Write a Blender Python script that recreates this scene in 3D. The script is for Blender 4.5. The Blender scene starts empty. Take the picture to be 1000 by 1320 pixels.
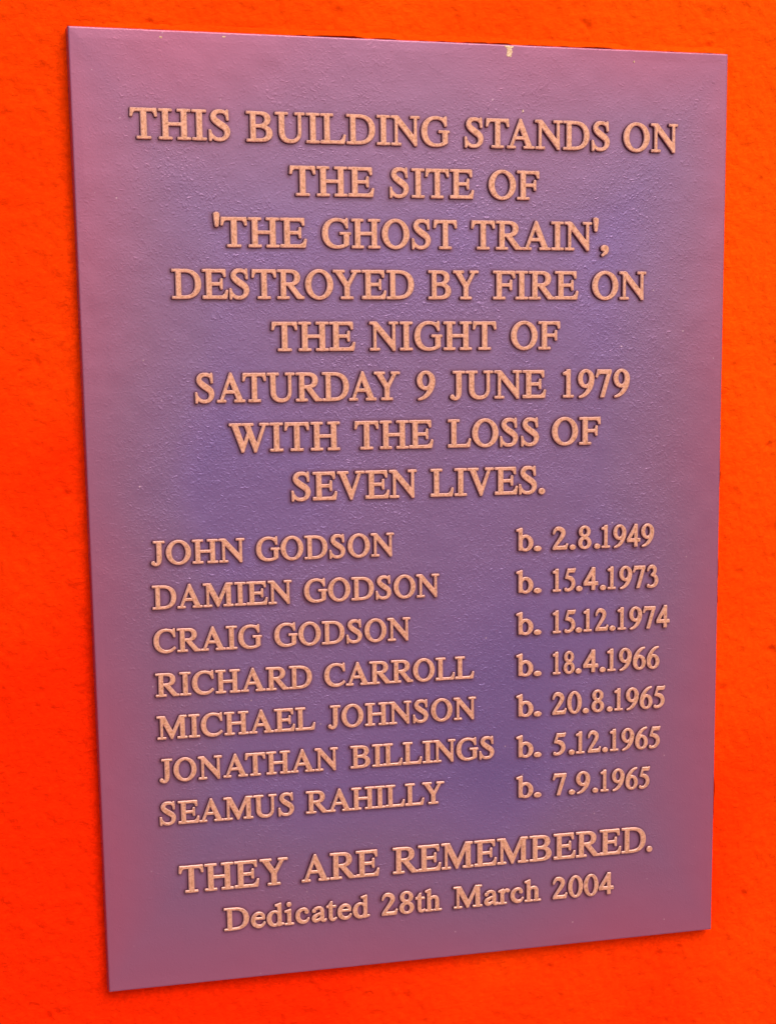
import bpy, math, random
import numpy as np
from mathutils import Matrix, Vector
from mathutils.geometry import tessellate_polygon
PI = math.pi
random.seed(7)
C = bpy.context.scene.collection
scene = bpy.context.scene

# ---------------------------------------------------------------- camera
cam_data = bpy.data.cameras.new('camera')
cam = bpy.data.objects.new('camera', cam_data); C.objects.link(cam)
cam.matrix_world = Matrix(((0.95956033, 0.07181676, -0.27218804, -0.42052516),
                           (-0.28061001, 0.16706735, -0.94517010, -1.16411924),
                           (-0.02240532, 0.98332642, 0.18046370, 1.59666383),
                           (0, 0, 0, 1)))
cam_data.sensor_fit = 'VERTICAL'; cam_data.sensor_height = 36; cam_data.sensor_width = 27.3
cam_data.lens = 63.2568; cam_data.shift_x = 0.084388; cam_data.shift_y = 0.265135   # a crop out of a wider picture
cam_data.clip_start = 0.05; cam_data.clip_end = 3000
scene.camera = cam

# ---------------------------------------------------------------- daylight in open shade
SUN_AZ, SUN_EL = math.radians(23), math.radians(46)      # azimuth to the right of the wall's normal
world = bpy.data.worlds.new('World'); scene.world = world; world.use_nodes = True
nt = world.node_tree; bg = nt.nodes['Background']
sky = nt.nodes.new('ShaderNodeTexSky'); sky.sky_type = 'NISHITA'; sky.sun_disc = False
sky.sun_elevation = SUN_EL; sky.sun_rotation = PI-SUN_AZ
sky.dust_density = 4.5
nt.links.new(sky.outputs[0], bg.inputs[0]); bg.inputs[1].default_value = 0.15
sun_data = bpy.data.lights.new('sun', 'SUN'); sun_data.energy = 0.9; sun_data.angle = math.radians(45); sun_data.color = (1, .89, .76)
sun = bpy.data.objects.new('sun', sun_data); C.objects.link(sun)
sd = Vector((math.sin(SUN_AZ)*math.cos(SUN_EL), -math.cos(SUN_AZ)*math.cos(SUN_EL), math.sin(SUN_EL)))
sun.rotation_euler = (-sd).to_track_quat('-Z', 'Y').to_euler(); sun.location = sd*8
scene.view_settings.view_transform = 'Standard'; scene.view_settings.look = 'None'
scene.view_settings.exposure = 0.34; scene.view_settings.gamma = 1

# ---------------------------------------------------------------- letter shapes
# every character is drawn from strokes, bowls and serifs as a distance field,
# softly united (which gives the bracketed serifs of cast lettering) and traced
def bez(p0, p1, p2, p3, n=14):
    return [tuple((1-t)**3*a+3*(1-t)**2*t*b+3*(1-t)*t*t*c+t**3*d for a, b, c, d in zip(p0, p1, p2, p3))
            for t in [i/n for i in range(1, n+1)]]

def path(*seg):
    pts = [seg[0]]
    for s in seg[1:]:
        if len(s) == 2: pts.append(s)
        else: pts += bez(pts[-1], s[0:2], s[2:4], s[4:6])
    return pts

class Field:
    def __init__(self, x0, x1, y0, y1, h):
        self.x = np.arange(x0, x1+h, h, dtype=float); self.y = np.arange(y0, y1+h, h, dtype=float); self.h = h
        self.X, self.Y = np.meshgrid(self.x, self.y)
    def poly(self, pts):
        X, Y = self.X, self.Y
        d = np.full(X.shape, 1e12); s = np.ones(X.shape)
        n = len(pts)
        for i in range(n):
            ax, ay = pts[i]; bx, by = pts[i-1]
            ex, ey = bx-ax, by-ay; wx, wy = X-ax, Y-ay
            L = ex*ex+ey*ey
            if L < 1e-9: continue
            t = np.clip((wx*ex+wy*ey)/L, 0, 1)
            d = np.minimum(d, (wx-ex*t)**2+(wy-ey*t)**2)
            c1 = Y >= ay; c2 = Y < by; c3 = ex*wy > ey*wx
            s = np.where((c1 & c2 & c3) | (~c1 & ~c2 & ~c3), -s, s)
        return s*np.sqrt(d)
    def box(self, x0, x1, y0, y1): return self.poly([(x0, y0), (x1, y0), (x1, y1), (x0, y1)])
    def ell(self, cx, cy, rx, ry):
        n = 56
        return self.poly([(cx+rx*math.cos(2*PI*i/n), cy+ry*math.sin(2*PI*i/n)) for i in range(n)])
    def stroke(self, *p):
        P = [p[0]]+list(p)+[p[-1]]; Q = []
        for i in range(1, len(P)-2):
            for k in range(6):
                t = k/6
                Q.append(tuple(.5*(2*b+(c-a)*t+(2*a-5*b+4*c-d)*t*t+(3*b-a-3*c+d)*t**3)
                               for a, b, c, d in zip(P[i-1], P[i], P[i+1], P[i+2])))
        Q.append(tuple(p[-1]))
        d = np.full(self.X.shape, 1e9)
        for (ax, ay, ar), (bx, by, br) in zip(Q, Q[1:]):
            ex, ey = bx-ax, by-ay; L = max(ex*ex+ey*ey, 1e-6)
            t = np.clip(((self.X-ax)*ex+(self.Y-ay)*ey)/L, 0, 1)
            d = np.minimum(d, np.hypot(self.X-ax-ex*t, self.Y-ay-ey*t)-(ar+(br-ar)*t))
        return d
    def dot(self, x, y, r): return np.hypot(self.X-x, self.Y-y)-r

def uni(*ds, k=22):
    r = ds[0]
    for d in ds[1:]:
        h = np.clip(.5+.5*(d-r)/k, 0, 1)
        r = d*(1-h)+r*h-k*h*(1-h)*.55
    return r
def cut(a, b): return np.maximum(a, -b)

S = 28   # serif thickness
def draw(ch, F):
    P, B, E, K, D = F.poly, F.box, F.ell, F.stroke, F.dot
    foot = lambda a, b: B(a, b, 0, S)
    head = lambda a, b, t=662: B(a, b, t-S, t)
    if ch == 'I': return uni(B(116, 218, 0, 662), foot(20, 314), head(20, 314))
    if ch == 'H': return uni(B(102, 204, 0, 662), B(515, 617, 0, 662), B(180, 540, 311, 356), foot(19, 290), head(19, 290), foot(430, 702), head(430, 702))
    if ch == 'T': return uni(B(254, 356, 0, 662), foot(160, 450), B(30, 580, 618, 662), P([(28, 662), (18, 500), (44, 500), (66, 575), (110, 618), (120, 662)]), P([(582, 662), (592, 500), (566, 500), (544, 575), (500, 618), (490, 662)]), k=16)
    if ch == 'L': return uni(B(104, 206, 0, 662), head(14, 296), B(14, 560, 0, 42), P([(598, 184), (572, 184), (540, 100), (480, 42), (420, 0), (568, 0)]), k=18)
    if ch in 'EF':
        a = uni(B(104, 206, 0, 662), head(14, 200), B(104, 540, 618, 662), P([(548, 662), (552, 512), (526, 512), (506, 580), (450, 618), (400, 662)]),
                B(190, 440, 312, 356), P([(446, 446), (472, 446), (472, 222), (446, 222), (430, 300), (400, 318), (400, 350), (430, 368)]), k=16)
        if ch == 'F': return uni(a, foot(14, 300))
        return uni(a, B(14, 560, 0, 44), P([(600, 176), (574, 176), (540, 95), (470, 44), (400, 0), (572, 0)]), k=16)
    if ch == 'D':
        o = P(path((110, 662), (310, 662), (560, 662, 688, 530, 688, 336), (688, 120, 530, 0, 300, 0), (110, 0)))
        i = P(path((207, 618), (300, 618), (480, 618, 575, 520, 575, 332), (575, 140, 480, 44, 300, 44), (207, 44)))
        return uni(cut(o, i), head(16, 200), foot(16, 200))
    if ch == 'O': return cut(E(361, 331, 329, 345), E(361, 331, 214, 301))
    if ch == 'Q': return None
    if ch == 'C':
        return P(path((634, 116), (570, 40, 480, -14, 365, -14), (160, -14, 28, 130, 28, 325), (28, 540, 170, 676, 372, 676), (450, 676, 505, 645, 550, 642),
                      (575, 642, 588, 655, 594, 676), (620, 676), (628, 452), (600, 452), (575, 570, 490, 634, 385, 634), (225, 634, 142, 510, 142, 340),
                      (142, 160, 240, 42, 390, 42), (480, 42, 545, 80, 606, 140)))
    if ch == 'G':
        return uni(P(path((666, 320), (666, 70), (600, 20, 480, -14, 372, -14), (160, -14, 32, 130, 32, 325), (32, 540, 180, 676, 390, 676), (470, 676, 530, 645, 575, 642),
                      (598, 642, 610, 655, 616, 676), (640, 676), (646, 466), (617, 466), (592, 575, 510, 634, 395, 634), (230, 634, 146, 510, 146, 340),
                      (146, 150, 250, 30, 395, 30), (470, 30, 530, 48, 564, 75), (564, 320))), B(466, 712, 316, 346), k=16)
    if ch == 'S':
        return uni(K((452, 525, 12), (425, 595, 20), (360, 642, 24), (272, 652, 26), (190, 632, 34), (142, 580, 42), (132, 520, 48), (168, 455, 53), (240, 395, 57), (320, 340, 58),
                      (398, 285, 56), (438, 220, 52), (440, 150, 46), (410, 80, 36), (348, 28, 26), (262, 12, 24), (178, 26, 24), (108, 80, 22), (70, 145, 14), (58, 195, 11)),
                   P([(434, 676), (458, 676), (468, 462), (442, 462), (425, 580), (415, 640)]), P([(46, -14), (70, -14), (92, 50), (80, 110), (66, 218), (40, 218)]), k=14)
    if ch == 'B':
        o = P(path((110, 662), (330, 662), (510, 662, 566, 590, 566, 505), (566, 430, 500, 370, 430, 350), (550, 325, 606, 260, 606, 180), (606, 60, 500, 0, 330, 0), (110, 0)))
        i1 = P(path((207, 618), (310, 618), (410, 618, 452, 570, 452, 500), (452, 420, 400, 372, 310, 370), (207, 370)))
        i2 = P(path((207, 324), (300, 324), (420, 324, 488, 270, 488, 185), (488, 90, 420, 44, 310, 44), (207, 44)))
        return uni(cut(cut(o, i1), i2), head(16, 200), foot(16, 200))
    if ch == 'R':
        o = P(path((110, 662), (340, 662), (500, 662, 562, 580, 562, 492), (562, 385, 480, 316, 340, 314), (110, 314)))
        i = P(path((207, 618), (320, 618), (410, 618, 450, 570, 450, 490), (450, 400, 400, 356, 300, 356), (207, 356)))
        return uni(cut(o, i), B(105, 207, 0, 400), head(16, 200), foot(16, 294), P([(245, 340), (360, 345), (590, 60), (625, 30), (664, S), (664, 0), (512, 0)]), k=18)
    if ch == 'U':
        return uni(P(path((104, 662), (104, 240), (104, 70, 205, -14, 362, -14), (520, -14, 614, 70, 614, 240), (614, 662), (564, 662), (564, 245), (564, 105, 490, 38, 388, 38), (275, 38, 206, 100, 206, 245), (206, 662))),
                   head(14, 296), head(484, 700))
    if ch == 'N': return uni(B(110, 154, 0, 662), P([(40, 662), (180, 662), (634, 128), (634, -11), (606, -11), (110, 590)]), B(588, 632, -5, 662), head(500, 706), foot(22, 242), head(12, 160))
    if ch == 'M': return uni(B(112, 154, 0, 662), P([(92, 662), (222, 662), (466, 150), (434, 0), (412, 0), (112, 620)]), P([(412, 0), (440, 0), (690, 560), (700, 662), (668, 662), (440, 170)]),
                             B(686, 788, 0, 662), head(690, 850), head(16, 160), foot(22, 244), foot(598, 858))
    if ch == 'A': return uni(P([(340, 674), (372, 674), (652, 10), (532, 10), (310, 560)]), P([(340, 674), (362, 600), (128, 10), (80, 10)]), B(178, 520, 212, 256), foot(14, 214), foot(452, 704), k=18)
    if ch == 'V': return uni(P([(68, 650), (192, 650), (405, 110), (378, -11), (352, -11)]), P([(352, -11), (382, -11), (618, 650), (570, 650), (372, 150)]), head(16, 284), head(492, 700), k=18)
    if ch == 'W': return uni(P([(62, 650), (178, 650), (345, 130), (318, -11), (290, -11)]), P([(290, -11), (320, -11), (490, 470), (470, 560), (325, 150)]),
                             P([(360, 650), (474, 650), (645, 120), (622, -11), (594, -11)]), P([(594, -11), (624, -11), (860, 650), (812, 650), (640, 160)]), head(8, 272), head(310, 560), head(728, 928), k=18)
    if ch == 'Y': return uni(B(310, 412, 0, 320), P([(70, 650), (196, 650), (412, 300), (400, 240), (310, 290)]), P([(560, 650), (616, 650), (412, 290), (350, 260), (352, 310)]), head(22, 292), head(484, 700), foot(216, 506), k=18)
    if ch == 'J': return uni(B(184, 286, 300, 662), K((235, 560, 51), (235, 300, 51), (233, 160, 51), (222, 70, 42), (188, 12, 30), (130, -8, 22), (78, 12, 22)), D(66, 40, 40), head(92, 378), k=16)
    if ch == 'b': return uni(B(72, 152, 20, 655), P([(2, 632), (2, 610), (72, 590), (152, 600), (152, 683), (140, 683)]), np.maximum(cut(E(262, 226, 208, 238), E(252, 220, 118, 190)), 72-F.X), k=14)
    if ch == 'd': return uni(B(338, 418, 30, 655), P([(262, 640), (262, 618), (338, 596), (418, 600), (418, 683), (406, 683)]), P([(338, 0), (360, -10), (490, 30), (490, 54), (418, 62), (338, 90)]),
                             np.maximum(cut(E(228, 222, 202, 236), E(242, 228, 114, 190)), F.X-418), k=14)
    if ch == 'h': return uni(B(76, 156, 0, 655), P([(8, 632), (8, 610), (76, 592), (156, 600), (156, 683), (144, 683)]), foot(10, 222), K((150, 372, 18), (205, 422, 24), (280, 432, 30), (340, 398, 38), (362, 320, 41), (362, 200, 41), (362, 60, 41)), B(321, 403, 0, 200), foot(276, 486), k=14)
    if ch == 'i': return uni(B(98, 178, 0, 440), P([(16, 416), (16, 394), (98, 376), (178, 390), (178, 462), (164, 462)]), foot(18, 252), k=14), D(136, 622, 54)
    if ch == 'r': return uni(B(76, 156, 0, 440), P([(6, 412), (6, 390), (76, 376), (156, 390), (156, 462), (144, 462)]), foot(8, 240), K((150, 330, 16), (200, 405, 20), (255, 432, 30)), D(292, 410, 42), k=14)
    if ch == 'c': return uni(D(345, 338, 42), K((350, 360, 34), (322, 412, 30), (255, 436, 26), (165, 405, 32), (102, 330, 42), (84, 225, 46), (108, 125, 46), (175, 52, 42), (262, 28, 34), (345, 60, 22), (396, 130, 13)), k=10)
    if ch == 'e': return uni(B(84, 402, 252, 290), K((386, 278, 22), (362, 370, 32), (290, 432, 26), (190, 422, 30), (110, 340, 38), (82, 220, 44), (112, 110, 44), (188, 42, 38), (280, 26, 32), (360, 66, 22), (408, 134, 13)), k=10)
    if ch == 'a': return uni(K((332, 60, 40), (332, 320, 40), (300, 405, 32), (220, 432, 24), (135, 405, 24)), D(96, 342, 40), K((335, 268, 18), (210, 222, 24), (110, 160, 36), (86, 88, 40), (136, 34, 38), (215, 48, 26), (320, 110, 16)),
                             K((332, 100, 38), (348, 36, 32), (396, 18, 24), (438, 48, 12)), k=10)
    if ch == 't': return uni(B(80, 158, 90, 450), P([(12, 425), (60, 470), (125, 575), (158, 585), (158, 418), (12, 412)]), B(14, 262, 412, 450), K((119, 110, 39), (138, 42, 34), (195, 14, 26), (272, 58, 12)), k=12)
    if ch == '0': return cut(E(250, 331, 228, 345), E(250, 331, 128, 304))
    if ch == '1': return uni(B(208, 296, 0, 670), P([(108, 596), (112, 572), (208, 560), (296, 560), (296, 676), (282, 676)]), foot(112, 392), k=18)
    if ch == '2': return uni(K((46, 488, 12), (76, 570, 22), (142, 632, 32), (232, 630, 44), (316, 582, 50), (345, 500, 50), (318, 410, 44), (240, 290, 36), (140, 160, 28), (62, 50, 24)),
                             P([(30, 0), (440, 0), (478, 146), (452, 146), (420, 90), (370, 76), (60, 76), (30, 24)]), k=12)
    if ch == '3': return uni(K((54, 520, 12), (98, 600, 22), (180, 640, 34), (268, 622, 44), (318, 545, 46), (296, 440, 38), (210, 378, 22)), K((200, 374, 18), (300, 350, 32), (372, 270, 46), (376, 150, 50), (310, 50, 38), (200, 8, 24), (100, 16, 26)), D(76, 34, 36), k=12)
    if ch == '4': return uni(B(286, 372, 0, 676), B(14, 472, 150, 226), P([(300, 676), (372, 676), (372, 590), (340, 570), (82, 200), (14, 226)]), k=10)
    if ch == '5': return uni(P([(160, 662), (400, 662), (432, 680), (440, 670), (396, 578), (176, 578)]), P([(156, 662), (196, 662), (124, 410), (68, 388)]), K((96, 412, 22), (180, 405, 38), (282, 370, 50), (352, 290, 52), (362, 180, 50), (305, 80, 38), (205, 20, 26), (108, 14, 24)), D(74, 34, 34), k=12)
    if ch in '69':
        d = None
        def six(Fx):
            return uni(Fx.stroke((440, 672, 8), (338, 640, 22), (232, 565, 36), (140, 440, 46), (90, 300, 50), (92, 190, 50)), cut(Fx.ell(252, 208, 220, 222), Fx.ell(258, 200, 112, 176)), k=12)
        if ch == '6': return six(F)
        G = Field.__new__(Field); G.X = 500-F.X; G.Y = 662-F.Y; G.h = F.h
        return six(G)
    if ch == '7': return uni(B(62, 450, 584, 662), P([(20, 500), (48, 492), (80, 560), (140, 584), (140, 662), (72, 662)]), P([(370, 640), (454, 662), (454, 634), (248, -8), (158, -8)]), k=10)
    if ch == '8': return uni(cut(E(248, 512, 182, 166), E(250, 518, 92, 122)), cut(E(250, 168, 206, 182), E(252, 160, 108, 134)), k=16)
    if ch == '.': return D(125, 42, 62)
    if ch == ',': return uni(D(118, 40, 62), K((150, 30, 32), (148, -50, 24), (80, -130, 12)), k=10)
    if ch == "'": return K((95, 735, 44), (95, 560, 28), (95, 480, 18))
    raise KeyError(ch)

ADV = dict(zip("THISBULDNGAOEFRYJWVMCbedicathr.,'", [611, 722, 333, 556, 667, 722, 611, 722, 722, 722, 722, 722, 611, 556, 667, 722, 389, 944, 722, 889, 667, 500, 444, 500, 278, 444, 444, 278, 500, 333, 250, 250, 190]))
OFF = 15.0      # the cast letters are a little fatter than printed ones
def trace(ch):
    """outline loops of a character in 1/1000 em, with outward normals, plus its distance field"""
    adv = ADV.get(ch, 500)
    F = Field(-110, adv+110, -260, 860, 7)
    d = draw(ch, F)
    if isinstance(d, tuple): d = np.minimum(*d)
    d = d-OFF
    p = np.pad(d, 1, mode='edge')                       # a light blur rounds the corners
    d = (p[:-2, 1:-1]+p[2:, 1:-1]+p[1:-1, :-2]+p[1:-1, 2:]+4*d)/8
    gy, gx = np.gradient(d, F.h)
    seg = {}
    ny, nx = d.shape; ins = d < 0
    mixed = (ins[:-1, :-1].astype(int)+ins[1:, :-1]+ins[:-1, 1:]+ins[1:, 1:])
    def pt(a, b):
        t = d[a]/(d[a]-d[b])
        return tuple((1-t)*q(F, gx, gy, a)+t*q(F, gx, gy, b))
    q = lambda F, gx, gy, a: np.array([F.x[a[1]], F.y[a[0]], gx[a], gy[a]])
    for j, i in zip(*np.where((mixed > 0) & (mixed < 4))):
        c = [(j, i), (j, i+1), (j+1, i+1), (j+1, i)]
        ent = []
        for k in range(4):
            a, b = c[k], c[(k+1) % 4]
            if ins[a] != ins[b]: ent.append((a, b))
        # walk with the inside on the left: leave cell across an edge inside->outside
        outs = [e for e in ent if ins[e[0]]]; inn = [e for e in ent if not ins[e[0]]]
        for o in outs:
            k = ent.index(o); n = ent[(k+1) % len(ent)] if len(ent) == 4 else inn[0]
            seg[frozenset(n)] = (frozenset(o), n)
    loops = []; todo = dict(seg)
    while todo:
        k0, (nx_, e) = todo.popitem(); L = [pt(*e)]; k = nx_
        while k != k0 and k in todo:
            nx_, e = todo.pop(k); L.append(pt(*e)); k = nx_
        if len(L) > 8: loops.append(simplify(L))
    return loops, d, F, adv

def simplify(L, tol=1.1):
    P = np.array(L)
    def rdp(a, b):
        if b <= a+1: return []
        s = P[b, :2]-P[a, :2]; l = math.hypot(*s)
        w = P[a+1:b, :2]-P[a, :2]
        dd = np.abs(w[:, 0]*s[1]-w[:, 1]*s[0])/l if l > 1e-6 else np.hypot(w[:, 0], w[:, 1])
        k = int(dd.argmax())
        if dd[k] < tol: return []
        m = a+1+k
        return rdp(a, m)+[m]+rdp(m, b)
    P = np.vstack([P, P[:1]])
    far = int(np.hypot(P[:, 0]-P[0, 0], P[:, 1]-P[0, 1]).argmax())
    idx = [0]+rdp(0, far)+[far]+rdp(far, len(P)-1)
    return P[idx]

# ---------------------------------------------------------------- helpers
def link(name, me, parent=None, mats=()):
    o = bpy.data.objects.new(name, me); C.objects.link(o); o.parent = parent
    for m in mats:
        if m.name not in [x.name for x in me.materials if x]: me.materials.append(m)
    return o

def hash2(ix, iy, seed):
    n = (ix*374761393+iy*668265263+seed*974634777) & 0xffffffff
    n = ((n ^ (n >> 13))*1274126177) & 0xffffffff
    return ((n ^ (n >> 16)) & 0xffff)/65535.0
def vnoise(x, y, seed=0):
    ix = np.floor(x).astype(np.int64); iy = np.floor(y).astype(np.int64)
    fx = x-ix; fy = y-iy; fx = fx*fx*fx*(fx*(fx*6-15)+10); fy = fy*fy*fy*(fy*(fy*6-15)+10)
    a = hash2(ix, iy, seed); b = hash2(ix+1, iy, seed); c = hash2(ix, iy+1, seed); d = hash2(ix+1, iy+1, seed)
    return (a*(1-fx)+b*fx)*(1-fy)+(c*(1-fx)+d*fx)*fy-.5
def fbm(x, y, octaves, seed=0, gain=.5):
    r = 0; a = 1
    for k in range(octaves):
        r = r+a*vnoise(x*2**k+k*17.3, y*2**k-k*9.1, seed+k); a *= gain
    return r

def grid_mesh(name, P, smooth=True):
    ny, nx, _ = P.shape
    me = bpy.data.meshes.new(name)
    i = np.arange(ny*nx).reshape(ny, nx)
    q = np.stack([i[:-1, :-1], i[:-1, 1:], i[1:, 1:], i[1:, :-1]], -1).reshape(-1, 4)
    me.vertices.add(ny*nx); me.vertices.foreach_set('co', P.reshape(-1).astype(np.float32))
    me.loops.add(q.size); me.loops.foreach_set('vertex_index', q.reshape(-1).astype(np.int32))
    me.polygons.add(len(q)); me.polygons.foreach_set('loop_start', (np.arange(len(q))*4).astype(np.int32))
    me.polygons.foreach_set('use_smooth', np.full(len(q), smooth))
    me.update(calc_edges=True)
    return me

def material(name):
    m = bpy.data.materials.new(name); m.use_nodes = True
    t = m.node_tree; b = t.nodes['Principled BSDF']
    def N(kind, **kw):
        n = t.nodes.new(kind)
        for k, v in kw.items():
            if k in n.inputs: n.inputs[k].default_value = v
            else: setattr(n, k, v)
        return n
    return m, t, b, N
def ramp(N, stops):
    r = N('ShaderNodeValToRGB'); e = r.color_ramp.elements
    while len(e) < len(stops): e.new(.5)
    for s, (p, c) in zip(e, stops): s.position = p; s.color = (*c, 1) if len(c) == 3 else c
    return r

# ---------------------------------------------------------------- materials
def mat_orange():
    m, t, b, N = material('orange_masonry_paint'); L = t.links.new
    g = N('ShaderNodeNewGeometry')
    # light falloff painted in: patchily redder low on the left, more orange elsewhere
    sp = N('ShaderNodeSeparateXYZ'); L(g.outputs['Position'], sp.inputs[0])
    n1 = N('ShaderNodeTexNoise', Scale=7.0, Detail=5.0); L(g.outputs['Position'], n1.inputs['Vector'])
    m1 = N('ShaderNodeMath', operation='MULTIPLY_ADD'); L(sp.outputs[0], m1.inputs[0]); m1.inputs[1].default_value = 1.0; L(n1.outputs[0], m1.inputs[2])
    m2 = N('ShaderNodeMath', operation='MULTIPLY_ADD'); L(sp.outputs[2], m2.inputs[0]); m2.inputs[1].default_value = 1.1; L(m1.outputs[0], m2.inputs[2])
    m3 = N('ShaderNodeMath', operation='SUBTRACT'); L(m2.outputs[0], m3.inputs[0]); m3.inputs[1].default_value = .01+1.1*1.55
    r = ramp(N, [(.08, (.90, .022, .0012)), (.52, (.93, .052, .0015)), (1.0, (.95, .082, .002))]); L(m3.outputs[0], r.inputs[0])
    n3 = N('ShaderNodeTexNoise', Scale=380.0, Detail=3.0); L(g.outputs['Position'], n3.inputs['Vector'])
    r3 = ramp(N, [(.35, (.84, .80, .80)), (.6, (1, 1, 1))]); L(n3.outputs[0], r3.inputs[0])
    mx = N('ShaderNodeMix', data_type='RGBA', blend_type='MULTIPLY'); mx.inputs[0].default_value = .55
    L(r.outputs[0], mx.inputs[6]); L(r3.outputs[0], mx.inputs[7]); L(mx.outputs[2], b.inputs['Base Color'])
    n2 = N('ShaderNodeTexNoise', Scale=430.0, Detail=6.0, Roughness=.7, Distortion=1.0); 
    mp = N('ShaderNodeMapping'); mp.inputs['Scale'].default_value = (.6, 1, 1); mp.inputs['Rotation'].default_value = (0, .35, 0)
    L(g.outputs['Position'], mp.inputs['Vector']); L(mp.outputs[0], n2.inputs['Vector'])
    vo = N('ShaderNodeTexVoronoi', Scale=62.0); vo.feature = 'SMOOTH_F1'; vo.inputs['Smoothness'].default_value = .3; L(mp.outputs[0], vo.inputs['Vector'])
    vr = ramp(N, [(.05, (0, 0, 0)), (.17, (1, 1, 1))]); L(vo.outputs['Distance'], vr.inputs[0])
    ms = N('ShaderNodeTexNoise', Scale=22.0, Detail=2.0); L(g.outputs['Position'], ms.inputs['Vector'])
    mr = ramp(N, [(.50, (1, 1, 1)), (.62, (0, 0, 0))]); L(ms.outputs[0], mr.inputs[0])
    mxx = N('ShaderNodeMath', operation='MAXIMUM'); L(vr.outputs[0], mxx.inputs[0]); L(mr.outputs[0], mxx.inputs[1])
    sm_ = N('ShaderNodeMath', operation='MULTIPLY_ADD'); L(mxx.outputs[0], sm_.inputs[0]); sm_.inputs[1].default_value = .8; L(n2.outputs[0], sm_.inputs[2])
    bu = N('ShaderNodeBump', Strength=1.0, Distance=.0013); L(sm_.outputs[0], bu.inputs['Height']); L(bu.outputs[0], b.inputs['Normal'])
    b.inputs['Roughness'].default_value = .55
    b.inputs['Specular IOR Level'].default_value = .0
    return m
ORANGE = mat_orange()

def mat_plate():
    m, t, b, N = material('purple_plaque_paint'); L = t.links.new
    g = N('ShaderNodeNewGeometry')
    # stretched mapping so that the leathery wrinkles run at a slant
    mp = N('ShaderNodeMapping'); mp.inputs['Rotation'].default_value = (0, .5, 0); L(g.outputs['Position'], mp.inputs['Vector'])
    n1 = N('ShaderNodeTexNoise', Scale=430.0, Detail=3.0, Roughness=.65, Distortion=.9); n1.noise_type = 'RIDGED_MULTIFRACTAL'; n1.normalize = True
    L(mp.outputs[0], n1.inputs['Vector'])
    n2 = N('ShaderNodeTexNoise', Scale=650.0, Detail=2.0, Distortion=.5); L(mp.outputs[0], n2.inputs['Vector'])
    n0 = N('ShaderNodeTexNoise', Scale=14.0, Detail=3.0); L(g.outputs['Position'], n0.inputs['Vector'])
    r0 = ramp(N, [(.38, (.35, .35, .35)), (.62, (1, 1, 1))]); L(n0.outputs[0], r0.inputs[0])
    at = N('ShaderNodeAttribute', attribute_name='away_from_letters')
    add = N('ShaderNodeMath', operation='MULTIPLY_ADD'); L(n2.outputs[0], add.inputs[0]); add.inputs[1].default_value = .45; L(n1.outputs[0], add.inputs[2])
    st = N('ShaderNodeMath', operation='MULTIPLY'); L(at.outputs['Fac'], st.inputs[0])
    rm = N('ShaderNodeAttribute', attribute_name='rim_glare_tint'); rr_ = ramp(N, [(.0, (1, 1, 1)), (.6, (.16, .16, .16))]); L(rm.outputs['Fac'], rr_.inputs[0])
    s0 = N('ShaderNodeMath', operation='MULTIPLY'); L(rr_.outputs[0], s0.inputs[0]); L(r0.outputs[0], s0.inputs[1]); L(s0.outputs[0], st.inputs[1])
    st2 = N('ShaderNodeMath', operation='MULTIPLY_ADD'); L(st.outputs[0], st2.inputs[0]); st2.inputs[1].default_value = .44; st2.inputs[2].default_value = .06
    bu = N('ShaderNodeBump', Distance=.0007); L(st2.outputs[0], bu.inputs['Strength']); L(add.outputs[0], bu.inputs['Height'])
    L(bu.outputs[0], b.inputs['Normal'])
    n4 = N('ShaderNodeTexNoise', Scale=5.0, Detail=2.0); L(g.outputs['Position'], n4.inputs['Vector'])
    # orange glare and reflections painted into the violet as a rosier colour towards the rim
    rim = N('ShaderNodeAttribute', attribute_name='rim_glare_tint')
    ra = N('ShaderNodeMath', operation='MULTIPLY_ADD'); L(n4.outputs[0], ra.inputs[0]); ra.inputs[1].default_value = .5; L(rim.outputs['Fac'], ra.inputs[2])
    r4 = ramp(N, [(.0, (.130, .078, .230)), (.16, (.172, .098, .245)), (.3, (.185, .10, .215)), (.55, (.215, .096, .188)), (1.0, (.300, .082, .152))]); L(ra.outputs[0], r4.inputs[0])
    # dust motes and small scuffs
    v = N('ShaderNodeTexVoronoi', Scale=95.0); L(g.outputs['Position'], v.inputs['Vector'])
    rv = ramp(N, [(.03, (1, 1, 1)), (.07, (0, 0, 0))]); L(v.outputs['Distance'], rv.inputs[0])
    n5 = N('ShaderNodeTexNoise', Scale=60.0, Detail=1.0); L(g.outputs['Position'], n5.inputs['Vector'])
    r5 = ramp(N, [(.52, (0, 0, 0)), (.62, (.6, .6, .6))]); L(n5.outputs[0], r5.inputs[0])
    mm = N('ShaderNodeMath', operation='MULTIPLY'); L(rv.outputs[0], mm.inputs[0]); L(r5.outputs[0], mm.inputs[1])
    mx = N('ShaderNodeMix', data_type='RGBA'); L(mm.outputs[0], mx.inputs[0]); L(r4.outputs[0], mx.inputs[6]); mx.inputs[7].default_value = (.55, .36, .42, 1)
    # grime lodged in the corner where the letters rise from the plate
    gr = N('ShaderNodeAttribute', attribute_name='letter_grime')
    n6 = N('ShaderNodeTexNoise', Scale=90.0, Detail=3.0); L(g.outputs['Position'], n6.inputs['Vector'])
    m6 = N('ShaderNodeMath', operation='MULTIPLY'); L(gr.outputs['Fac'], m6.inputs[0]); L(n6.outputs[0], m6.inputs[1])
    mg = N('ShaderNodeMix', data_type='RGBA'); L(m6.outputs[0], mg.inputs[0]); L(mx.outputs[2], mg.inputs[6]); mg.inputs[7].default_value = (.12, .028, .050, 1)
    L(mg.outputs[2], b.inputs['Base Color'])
    b.inputs['Roughness'].default_value = .27
    b.inputs['Metallic'].default_value = .4
    return m
PURPLE = mat_plate()

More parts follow.
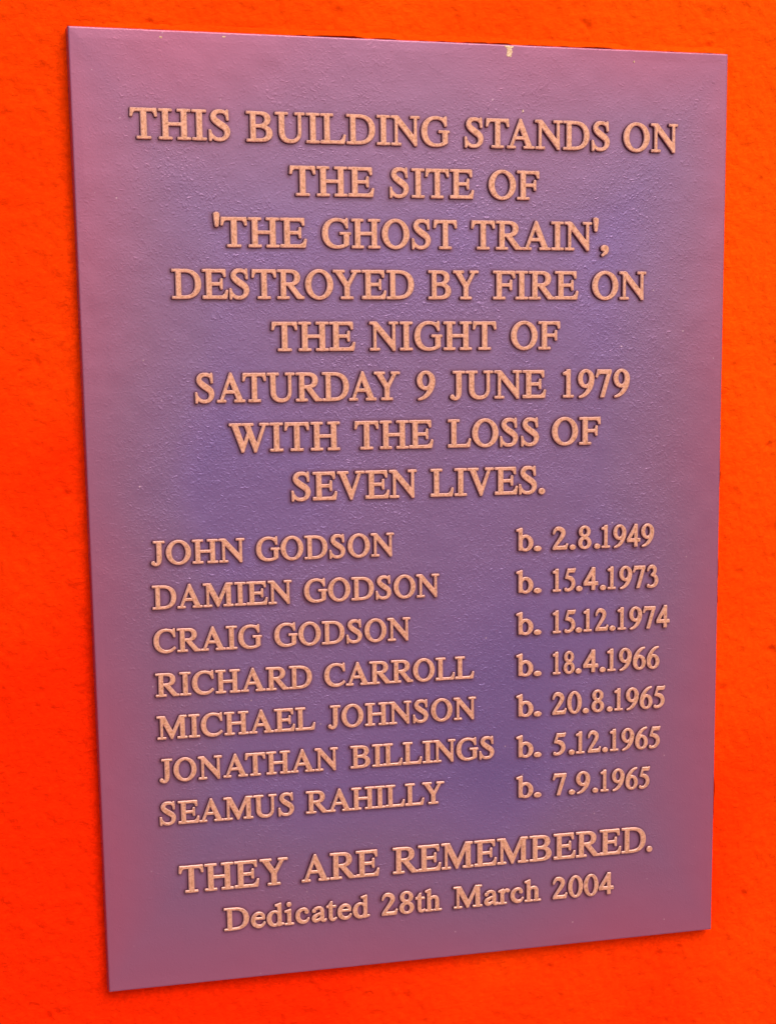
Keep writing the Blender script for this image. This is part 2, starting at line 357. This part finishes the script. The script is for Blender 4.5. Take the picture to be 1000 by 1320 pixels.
def mat_gold():
    m, t, b, N = material('gold_letter_face'); L = t.links.new
    g = N('ShaderNodeNewGeometry')
    n1 = N('ShaderNodeTexNoise', Scale=620.0, Detail=4.0, Roughness=.75); L(g.outputs['Position'], n1.inputs['Vector'])
    r1 = ramp(N, [(.36, (.34, .14, .07)), (.47, (.55, .260, .155)), (.60, (.66, .335, .225))]); L(n1.outputs[0], r1.inputs[0])
    L(r1.outputs[0], b.inputs['Base Color'])
    bu = N('ShaderNodeBump', Strength=.3, Distance=.0003); L(n1.outputs[0], bu.inputs['Height']); L(bu.outputs[0], b.inputs['Normal'])
    b.inputs['Roughness'].default_value = .5; b.inputs['Metallic'].default_value = .3
    return m
GOLD = mat_gold()
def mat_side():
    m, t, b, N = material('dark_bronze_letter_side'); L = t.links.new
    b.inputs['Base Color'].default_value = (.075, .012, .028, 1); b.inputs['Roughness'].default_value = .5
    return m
SIDE = mat_side()
def mat_rim():
    m, t, b, N = material('pinkish_letter_edge')
    b.inputs['Base Color'].default_value = (.62, .32, .27, 1); b.inputs['Roughness'].default_value = .28; b.inputs['Metallic'].default_value = .3  # lighter, pinker colour on the chamfered edge of the letters
    return m
RIM = mat_rim()

# ---------------------------------------------------------------- measures (metres)
W, H, T, ZC = .450, .6134653, .008, 1.55      # the plaque: width, height, thickness, height of its centre
RELIEF = .0021                                 # height of the letters above the plate

# ---------------------------------------------------------------- painted wall
def axis(a, b, step, lo, hi):
    fine = np.arange(a, b+step/2, step)
    left = a-np.geomspace(.01, a-lo, 14)[::-1]; right = b+np.geomspace(.01, hi-b, 14)
    return np.concatenate([left, fine, right])
xs = axis(-.33, .31, .001, -3.2, 2.6); zs = axis(ZC-.42, ZC+.37, .001, -.002, 3.3)
X, Z = np.meshgrid(xs, zs); V = Z-ZC
def wall_relief(X, V):
    h = .0010*fbm(X*12, V*12, 2, 1)+.00035*fbm(X*55+3, V*48, 3, 5)+.0012*fbm(X*190, V*165, 3, 9)
    rdg = 1-2*np.abs(fbm(X*70+2*vnoise(X*30, V*30, 4), V*60, 2, 20)); h += .0006*np.clip(rdg-.55, 0, 1)
    return h
R = wall_relief(X, V)
rng = np.random.default_rng(4)
for k in range(420):                             # pits and blobs of the roughcast
    px, pz = rng.uniform(-.33, .31), rng.uniform(-.42, .37)
    if abs(px) < W/2 and abs(pz) < H/2: continue
    r = rng.uniform(.0011, .0028); s = rng.uniform(-1, .6)*.0022
    if k % 25 == 0: r *= 1.5; s = -.002
    e = rng.uniform(.5, 1.6); a = rng.uniform(0, PI)
    i0, i1 = np.searchsorted(xs, [px-5*r, px+5*r]); j0, j1 = np.searchsorted(V[:, 0], [pz-5*r, pz+5*r])
    dx, dz = X[j0:j1, i0:i1]-px, V[j0:j1, i0:i1]-pz
    u = dx*math.cos(a)+dz*math.sin(a); w = -dx*math.sin(a)+dz*math.cos(a)
    R[j0:j1, i0:i1] += s*np.exp(-(u*u/e+w*w*e)/(r*r))
far = (np.abs(X) > .6) | (np.abs(V) > .7)
R[far] = 0
wall = link('wall', grid_mesh('wall', np.stack([X, -R, Z], -1)), None, [ORANGE])
wall.data.flip_normals() if False else None
wall['kind'] = 'structure'

# the ragged bead of paint where the plaque meets the wall, along its top and the right side
def bead(name, a, b, along, seed, reach, edge, gap0):
    n = int((b-a)/.0008); t = np.linspace(a, b, n)
    lift = np.clip(.62+.9*fbm(t*38, t*0+seed, 3, seed), .12, 1.0)*np.clip((t-a)/.012, .05, 1)*np.clip((b-t)/.004, .3, 1)
    over = edge*(.5+1.6*fbm(t*70, t*0+2*seed, 3, seed+3))
    prof = [(reach, 0), (.75*reach, .16), (.5*reach, .42), (.28*reach, .72), (.12*reach, .93), (.03*reach, 1), (0, .96), (-.0002, .80), (-.0002, 0)]
    P = np.zeros((n, len(prof), 3))
    for k, (d, f) in enumerate(prof):
        dd = d+gap0+np.where(k < 8, over*(1 if k > 3 else .4), 0); dep = f*lift*(T-.0012)+(.0002 if k in (0,) else 0)
        dep = dep+.0006*fbm(t*130, t*0+k*.7, 2, seed+9)*(f > 0)
        if along == 'x': P[:, k] = np.stack([t, -dep+(.002 if f == 0 else 0), ZC+H/2+dd], -1)
        else: P[:, k] = np.stack([W/2+dd, -dep+(.002 if f == 0 else 0), ZC+t], -1)
    return link(name, grid_mesh(name, P), wall, [ORANGE])
b1 = bead('paint_bead', -W/2+.001, W/2+.002, 'x', 3, .006, .0007, .0004)
b2 = bead('paint_bead', -H/2+.002, H/2+.001, 'z', 8, .005, .0006, .0004)


# ---------------------------------------------------------------- pavement in front of the wall
def mat_paving():
    m, t, b, N = material('warm_paving'); L = t.links.new
    g = N('ShaderNodeNewGeometry')
    n = N('ShaderNodeTexNoise', Scale=3.0, Detail=6.0); L(g.outputs['Position'], n.inputs['Vector'])
    r = ramp(N, [(.3, (.36, .25, .23)), (.7, (.46, .33, .31))]); L(n.outputs[0], r.inputs[0]); L(r.outputs[0], b.inputs['Base Color'])
    b.inputs['Roughness'].default_value = .85
    return m
gx = np.concatenate([-np.geomspace(1, 1500, 12)[::-1], [0], np.geomspace(1, 1500, 12)])
GX, GY = np.meshgrid(gx, gx)
ground = link('ground', grid_mesh('ground', np.stack([GX, GY, GX*0-.002], -1)), None, [mat_paving()])
ground['kind'] = 'structure'

# ---------------------------------------------------------------- the plaque
plaque = bpy.data.objects.new('memorial_plaque', None); C.objects.link(plaque)
plaque.location = (0, 0, ZC); plaque.empty_display_size = .1
plaque['label'] = 'purple rectangular memorial plaque with raised gold lettering, fixed on the bright orange wall'
plaque['category'] = 'plaque'

# where every word stands: (line, baseline z in mm from the centre, cap height in mm, [(word, left x, right x) in mm])
LINES = [
    ('L1', 241.66, 18.3, [('THIS', -189.09, -125.04), ('BUILDING', -114.43, 22.44), ('STANDS', 33.0, 136.84), ('ON', 147.11, 187.69)]),
    ('L2', 209.2, 18.3, [('THE', -86.8, -29.88), ('SITE', -19.25, 39.35), ('OF', 49.78, 85.83)]),
    ('L3', 177.05, 18.3, [("'", -137.66, -133.6), ('THE', -133.1, -76.14), ('GHOST', -65.79, 27.44), ('TRAIN', 37.31, 124.42), ("'", 125.39, 129.23), (',', 131.01, 136.75)]),
    ('L4', 144.98, 18.3, [('DESTROYED', -165.99, -3.48), ('BY', 6.85, 42.32), ('FIRE', 52.64, 114.51), ('ON', 124.83, 165.24)]),
    ('L5', 112.16, 18.3, [('THE', -101.23, -44.61), ('NIGHT', -34.59, 54.99), ('OF', 65.42, 101.07)]),
    ('L6', 80.06, 18.3, [('SATURDAY', -153.14, -13.47), ('9', -1.89, 10.92), ('JUNE', 21.64, 91.05), ('1979', 103.49, 153.39)]),
    ('L7', 48.24, 18.3, [('WITH', -131.41, -56.14), ('THE', -46.07, 9.29), ('LOSS', 19.83, 85.68), ('OF', 95.55, 131.79)]),
    ('L8', 15.85, 18.3, [('SEVEN', -90.3, -3.01), ('LIVES', 7.08, 84.23), ('.', 85.73, 90.39)]),
    ('N1', -22.69, 15.3, [('JOHN', -185.89, -123.29), ('GODSON', -115.32, -19.53)]),
    ('N2', -51.42, 15.3, [('DAMIEN', -186.05, -91.24), ('GODSON', -83.12, 12.47)]),
    ('N3', -80.03, 15.3, [('CRAIG', -186.26, -112.8), ('GODSON', -104.46, -8.65)]),
    ('N4', -108.91, 15.3, [('RICHARD', -186.05, -78.56), ('CARROLL', -70.26, 37.62)]),
    ('N5', -137.31, 15.3, [('MICHAEL', -186.19, -76.95), ('JOHNSON', -68.22, 39.19)]),
    ('N6', -166.02, 15.3, [('JONATHAN', -185.6, -61.51), ('BILLINGS', -52.86, 52.28)]),
    ('N7', -195.08, 15.3, [('SEAMUS', -186.48, -93.67), ('RAHILLY', -85.1, 14.9)]),
    ('F1', -242.72, 18.5, [('THEY', -174.95, -99.11), ('ARE', -89.39, -33.37), ('REMEMBERED', -23.36, 169.81), ('.', 170.74, 175.07)]),
    ('F2', -271.75, 15.6, [('Dedicated', -144.79, -40.86), ('28th', -31.93, 12.38), ('March', 21.34, 87.9), ('2004', 97.15, 144.68)]),
    ('D1', -22.92, 15.3, [('b', 69.24, 81.74), ('.', 82.26, 87.81), ('2', 96.37, 107.77), ('.', 109.11, 113.55), ('8', 115.57, 125.3), ('.', 127.74, 132.08), ('1949', 133.17, 173.32)]),
    ('D2', -51.85, 15.3, [('b', 69.21, 81.76), ('.', 82.29, 87.86), ('15', 96.46, 113.71), ('.', 114.12, 118.72), ('4', 119.81, 130.68), ('.', 132.32, 136.82), ('1973', 138.19, 177.07)]),
    ('D3', -80.73, 15.3, [('b', 69.18, 81.79), ('.', 82.31, 87.91), ('15', 96.55, 113.87), ('.', 113.87, 118.63), ('12', 119.99, 138.73), ('.', 139.83, 144.23), ('1974', 146.02, 186.31)]),
    ('D4', -109.6, 15.3, [('b', 69.16, 81.82), ('.', 82.34, 87.96), ('18', 96.64, 113.08), ('.', 114.03, 118.54), ('4', 119.9, 131.14), ('.', 132.52, 136.92), ('1966', 138.3, 178.77)]),
    ('D5', -138.11, 15.3, [('b', 69.13, 81.84), ('.', 82.37, 88.02), ('20', 96.45, 118.71), ('.', 119.67, 124.21), ('8', 126.55, 135.93), ('.', 138.28, 142.71), ('1965', 144.1, 183.7)]),
    ('D6', -167.09, 15.3, [('b', 69.11, 81.87), ('.', 82.4, 88.07), ('5', 97.22, 106.8), ('.', 109.13, 113.66), ('12', 114.62, 133.68), ('.', 135.07, 139.24), ('1965', 140.91, 180.33)]),
    ('D7', -195.92, 15.3, [('b', 69.08, 81.89), ('.', 82.43, 88.12), ('7', 96.9, 107.2), ('.', 109.27, 113.82), ('9', 114.92, 125.58), ('.', 127.66, 131.83), ('1965', 133.92, 172.82)]),
]

glyph = {}
def get_glyph(ch):
    if ch not in glyph:
        loops, d, F, adv = trace(ch)
        allp = np.vstack(loops)
        glyph[ch] = dict(loops=loops, d=d, F=F, adv=adv, x0=allp[:, 0].min(), x1=allp[:, 0].max())
    return glyph[ch]
KERN = {'11': 0, 'AT': -90, 'TA': -80, 'AY': -90, 'RY': -40, 'LY': -80, 'OY': -30, 'DA': -30, 'AV': -110, 'VE': -5, 'WI': -10, 'LL': 0, 'RR': 0, 'BY': -10, 'FI': 0}

def letter_mesh(name, ch, sx, sz):
    """side wall with draft, chamfered rim and flat face; origin on the baseline at the left bearing"""
    g = get_glyph(ch); verts = []; faces = []; mats = []; smooth = []
    rings = [(.00066, .0012), (.00062, -.0001), (.00024, -(RELIEF-.0008)), (.00010, -(RELIEF-.00030)), (-.00030, -RELIEF)]
    cap = []
    for Lp in g['loops']:
        n = len(Lp); base = len(verts)
        xy = Lp[:, :2]*[sx, sz]+[0, OFF*sz]
        nn = Lp[:, 2:]/[sx, sz]; nn /= np.maximum(np.hypot(nn[:, 0], nn[:, 1]), 1e-9)[:, None]
        for off, y in rings:
            p = xy+nn*off
            verts += [(a, y, b) for a, b in p]
        for r in range(len(rings)-1):
            for i in range(n):
                j = (i+1) % n
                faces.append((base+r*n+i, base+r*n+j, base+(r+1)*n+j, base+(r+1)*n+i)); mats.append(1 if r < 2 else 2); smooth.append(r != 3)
        cap.append(([Vector((*verts[base+(len(rings)-1)*n+i],)) for i in range(n)], base+(len(rings)-1)*n))
    groups = [[c] for c in cap]
    if ch != 'i': groups = [cap]                      # the dot of the i is an island of its own, elsewhere the inner loops are counters
    for gcap in groups:
        idx = [b+i for pts, b in gcap for i in range(len(pts))]
        flat = [[Vector((p.x, p.z, 0)) for p in pts] for pts, b in gcap]
        for tri in tessellate_polygon(flat):
            faces.append(tuple(idx[k] for k in tri)); mats.append(0); smooth.append(False)
    me = bpy.data.meshes.new(name); me.from_pydata(verts, [], faces)
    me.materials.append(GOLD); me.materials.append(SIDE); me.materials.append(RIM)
    me.polygons.foreach_set('material_index', mats); me.polygons.foreach_set('use_smooth', smooth)
    me.update()
    import bmesh
    bm = bmesh.new(); bm.from_mesh(me); bmesh.ops.recalc_face_normals(bm, faces=bm.faces); bm.to_mesh(me); bm.free()
    return me

# smooth moat of paint round the letters: distance to the nearest letter on a grid over the plate
NX, NZ = 640, 870
ax_ = np.linspace(-W/2, W/2, NX); az_ = np.linspace(-H/2, H/2, NZ)
AX, AZ = np.meshgrid(ax_, az_); AD = np.full(AX.shape, .02)

TRACK = 20
cache = {}; ratios = []
for line, zb, cap, words in LINES:
    sz = cap/1000/(662+2*OFF)
    for word, x0, x1 in words:
        pos = []; pen = 0
        for k, ch in enumerate(word):
            if k: pen += KERN.get(word[k-1:k+1], 0)
            pos.append(pen); pen += get_glyph(ch)['adv']+TRACK
        lo = min(p+get_glyph(c)['x0'] for p, c in zip(pos, word)); hi = max(p+get_glyph(c)['x1'] for p, c in zip(pos, word))
        sx = (x1-x0)/1000/(hi-lo)
        ratios.append((line, word, round(sx/sz, 3)))
        wsz = sz
        for p, ch in zip(pos, word):
            gx_ = x0/1000+(p-lo)*sx; gz_ = zb/1000
            key = (ch, round(sx*1e6), round(wsz*1e6))
            nm = 'numeral' if ch.isdigit() else {'.': 'full_stop', ',': 'comma', "'": 'apostrophe'}.get(ch, 'letter')
            if key not in cache: cache[key] = letter_mesh(nm, ch, sx, wsz)
            o = bpy.data.objects.new(nm, cache[key]); C.objects.link(o); o.parent = plaque
            o.location = (gx_, -T, gz_)
            g = get_glyph(ch); F = g['F']; d = g['d']
            i0, i1 = np.searchsorted(ax_, [gx_-80*sx, gx_+(g['adv']+80)*sx]); j0, j1 = np.searchsorted(az_, [gz_-200*sz, gz_+840*sz])
            u = ((AX[j0:j1, i0:i1]-gx_)/sx-F.x[0])/F.h; v = ((AZ[j0:j1, i0:i1]-gz_)/wsz-OFF-F.y[0])/F.h
            u = np.clip(u.round().astype(int), 0, d.shape[1]-1); v = np.clip(v.round().astype(int), 0, d.shape[0]-1)
            AD[j0:j1, i0:i1] = np.minimum(AD[j0:j1, i0:i1], d[v, u]*wsz)
import os
if os.environ.get('SHOW'): print(ratios)

# backing plate: rounded edge, slightly uneven cast face
rr = .0006
prof = [(0, -.001), (0, T*.5), (0, T-rr), (rr*.29, T-rr*.29), (rr, T)]
def border(a, b, n):
    inner = np.linspace(a+rr, b-rr, n)
    return np.concatenate([[a+p[0] for p in prof[:-1]], inner, [b-p[0] for p in prof[:-1]][::-1]])
px = border(-W/2, W/2, NX); pz = border(-H/2, H/2, NZ)
PX, PZ = np.meshgrid(px, pz)
I, J = np.meshgrid(np.arange(len(px)), np.arange(len(pz)))
ring = np.minimum(np.minimum(I, len(px)-1-I), np.minimum(J, len(pz)-1-J))
depth = np.array([p[1] for p in prof]+[T])[np.minimum(ring, len(prof)-1)]
soft = np.clip((ring-4)/8, 0, 1)
depth = depth+soft*(.00018*fbm(PX*60, PZ*60, 2, 31)+.0004*fbm(PX*9, PZ*9, 2, 37))
inner = ring < len(prof)-1
edge = inner & (ring >= 2)
depth = np.where(edge, depth+.00012*fbm(PX*300, PZ*300, 2, 41), depth)
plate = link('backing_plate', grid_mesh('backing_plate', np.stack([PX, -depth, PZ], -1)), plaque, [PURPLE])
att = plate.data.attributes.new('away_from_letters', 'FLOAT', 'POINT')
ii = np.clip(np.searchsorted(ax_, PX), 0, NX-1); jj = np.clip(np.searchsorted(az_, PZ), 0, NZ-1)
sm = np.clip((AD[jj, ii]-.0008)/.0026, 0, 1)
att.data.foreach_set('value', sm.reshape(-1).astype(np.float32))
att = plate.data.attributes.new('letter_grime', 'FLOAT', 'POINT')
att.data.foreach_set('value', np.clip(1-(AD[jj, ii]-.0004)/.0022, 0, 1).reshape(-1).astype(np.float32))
att = plate.data.attributes.new('rim_glare_tint', 'FLOAT', 'POINT')
rim = 1-np.clip(np.minimum((W/2-np.abs(PX))/.095, (H/2-np.abs(PZ))/.13), 0, 1)  # mask of the painted rosy glare, strongest at the edges
rim = rim**1.3+.35*fbm(PX*5, PZ*5, 2, 51)-.08-.28*np.exp(-((PX+.12)/.10)**2-((PZ-.025)/.05)**2)  # deeper violet left of centre: a darker reflection put into the colour
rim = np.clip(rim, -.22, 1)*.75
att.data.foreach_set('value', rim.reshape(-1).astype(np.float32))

# bare spots where the paint has chipped off down to the metal
def mat_chip():
    m, t, b, N = material('bare_chipped_metal'); L = t.links.new
    g = N('ShaderNodeNewGeometry'); n = N('ShaderNodeTexNoise', Scale=700.0, Detail=2.0); L(g.outputs['Position'], n.inputs['Vector'])
    r = ramp(N, [(.35, (.45, .24, .12)), (.6, (.80, .60, .38))]); L(n.outputs[0], r.inputs[0]); L(r.outputs[0], b.inputs['Base Color'])
    b.inputs['Roughness'].default_value = .6
    return m
CHIP = mat_chip()
def chip(x, z, w, h, seed):
    r = random.Random(seed); n = 18; v = []
    for ringk, (s, y) in enumerate([(1.06, .0002), (1, -.00022), (.7, -.0003)]):
        for i in range(n):
            a = 2*PI*i/n; q = (1+r.uniform(-.22, .22))*s
            c, s_ = math.cos(a), math.sin(a); m_ = max(abs(c), abs(s_))**.7
            v.append((c/m_*w/2*q, y, s_/m_*h/2*q))
    v.append((0, -.0003, 0))
    f = [(k*n+i, k*n+(i+1) % n, (k+1)*n+(i+1) % n, (k+1)*n+i) for k in range(2) for i in range(n)]+[(2*n+i, 2*n+(i+1) % n, 3*n) for i in range(n)]
    me = bpy.data.meshes.new('paint_chip'); me.from_pydata(v, [], f); me.update()
    o = link('paint_chip', me, plaque, [CHIP]); o.location = (x, -T, z); return o
c0 = chip(.0652, H/2-.0048, .0038, .0060, 1); c0['label'] = 'yellowish bare spot at the top edge'
chip(.0650, H/2-.0014, .0062, .0014, 2)
for k, (x, z, w, h) in enumerate([(-.1673, H/2-.0045, .0018, .0010), (-.127, H/2-.0026, .0022, .0009), (.0748, H/2-.0412, .0008, .0016),
                                  (.155, H/2-.0075, .0009, .0011)]):
    chip(x, z, w, h, 10+k)
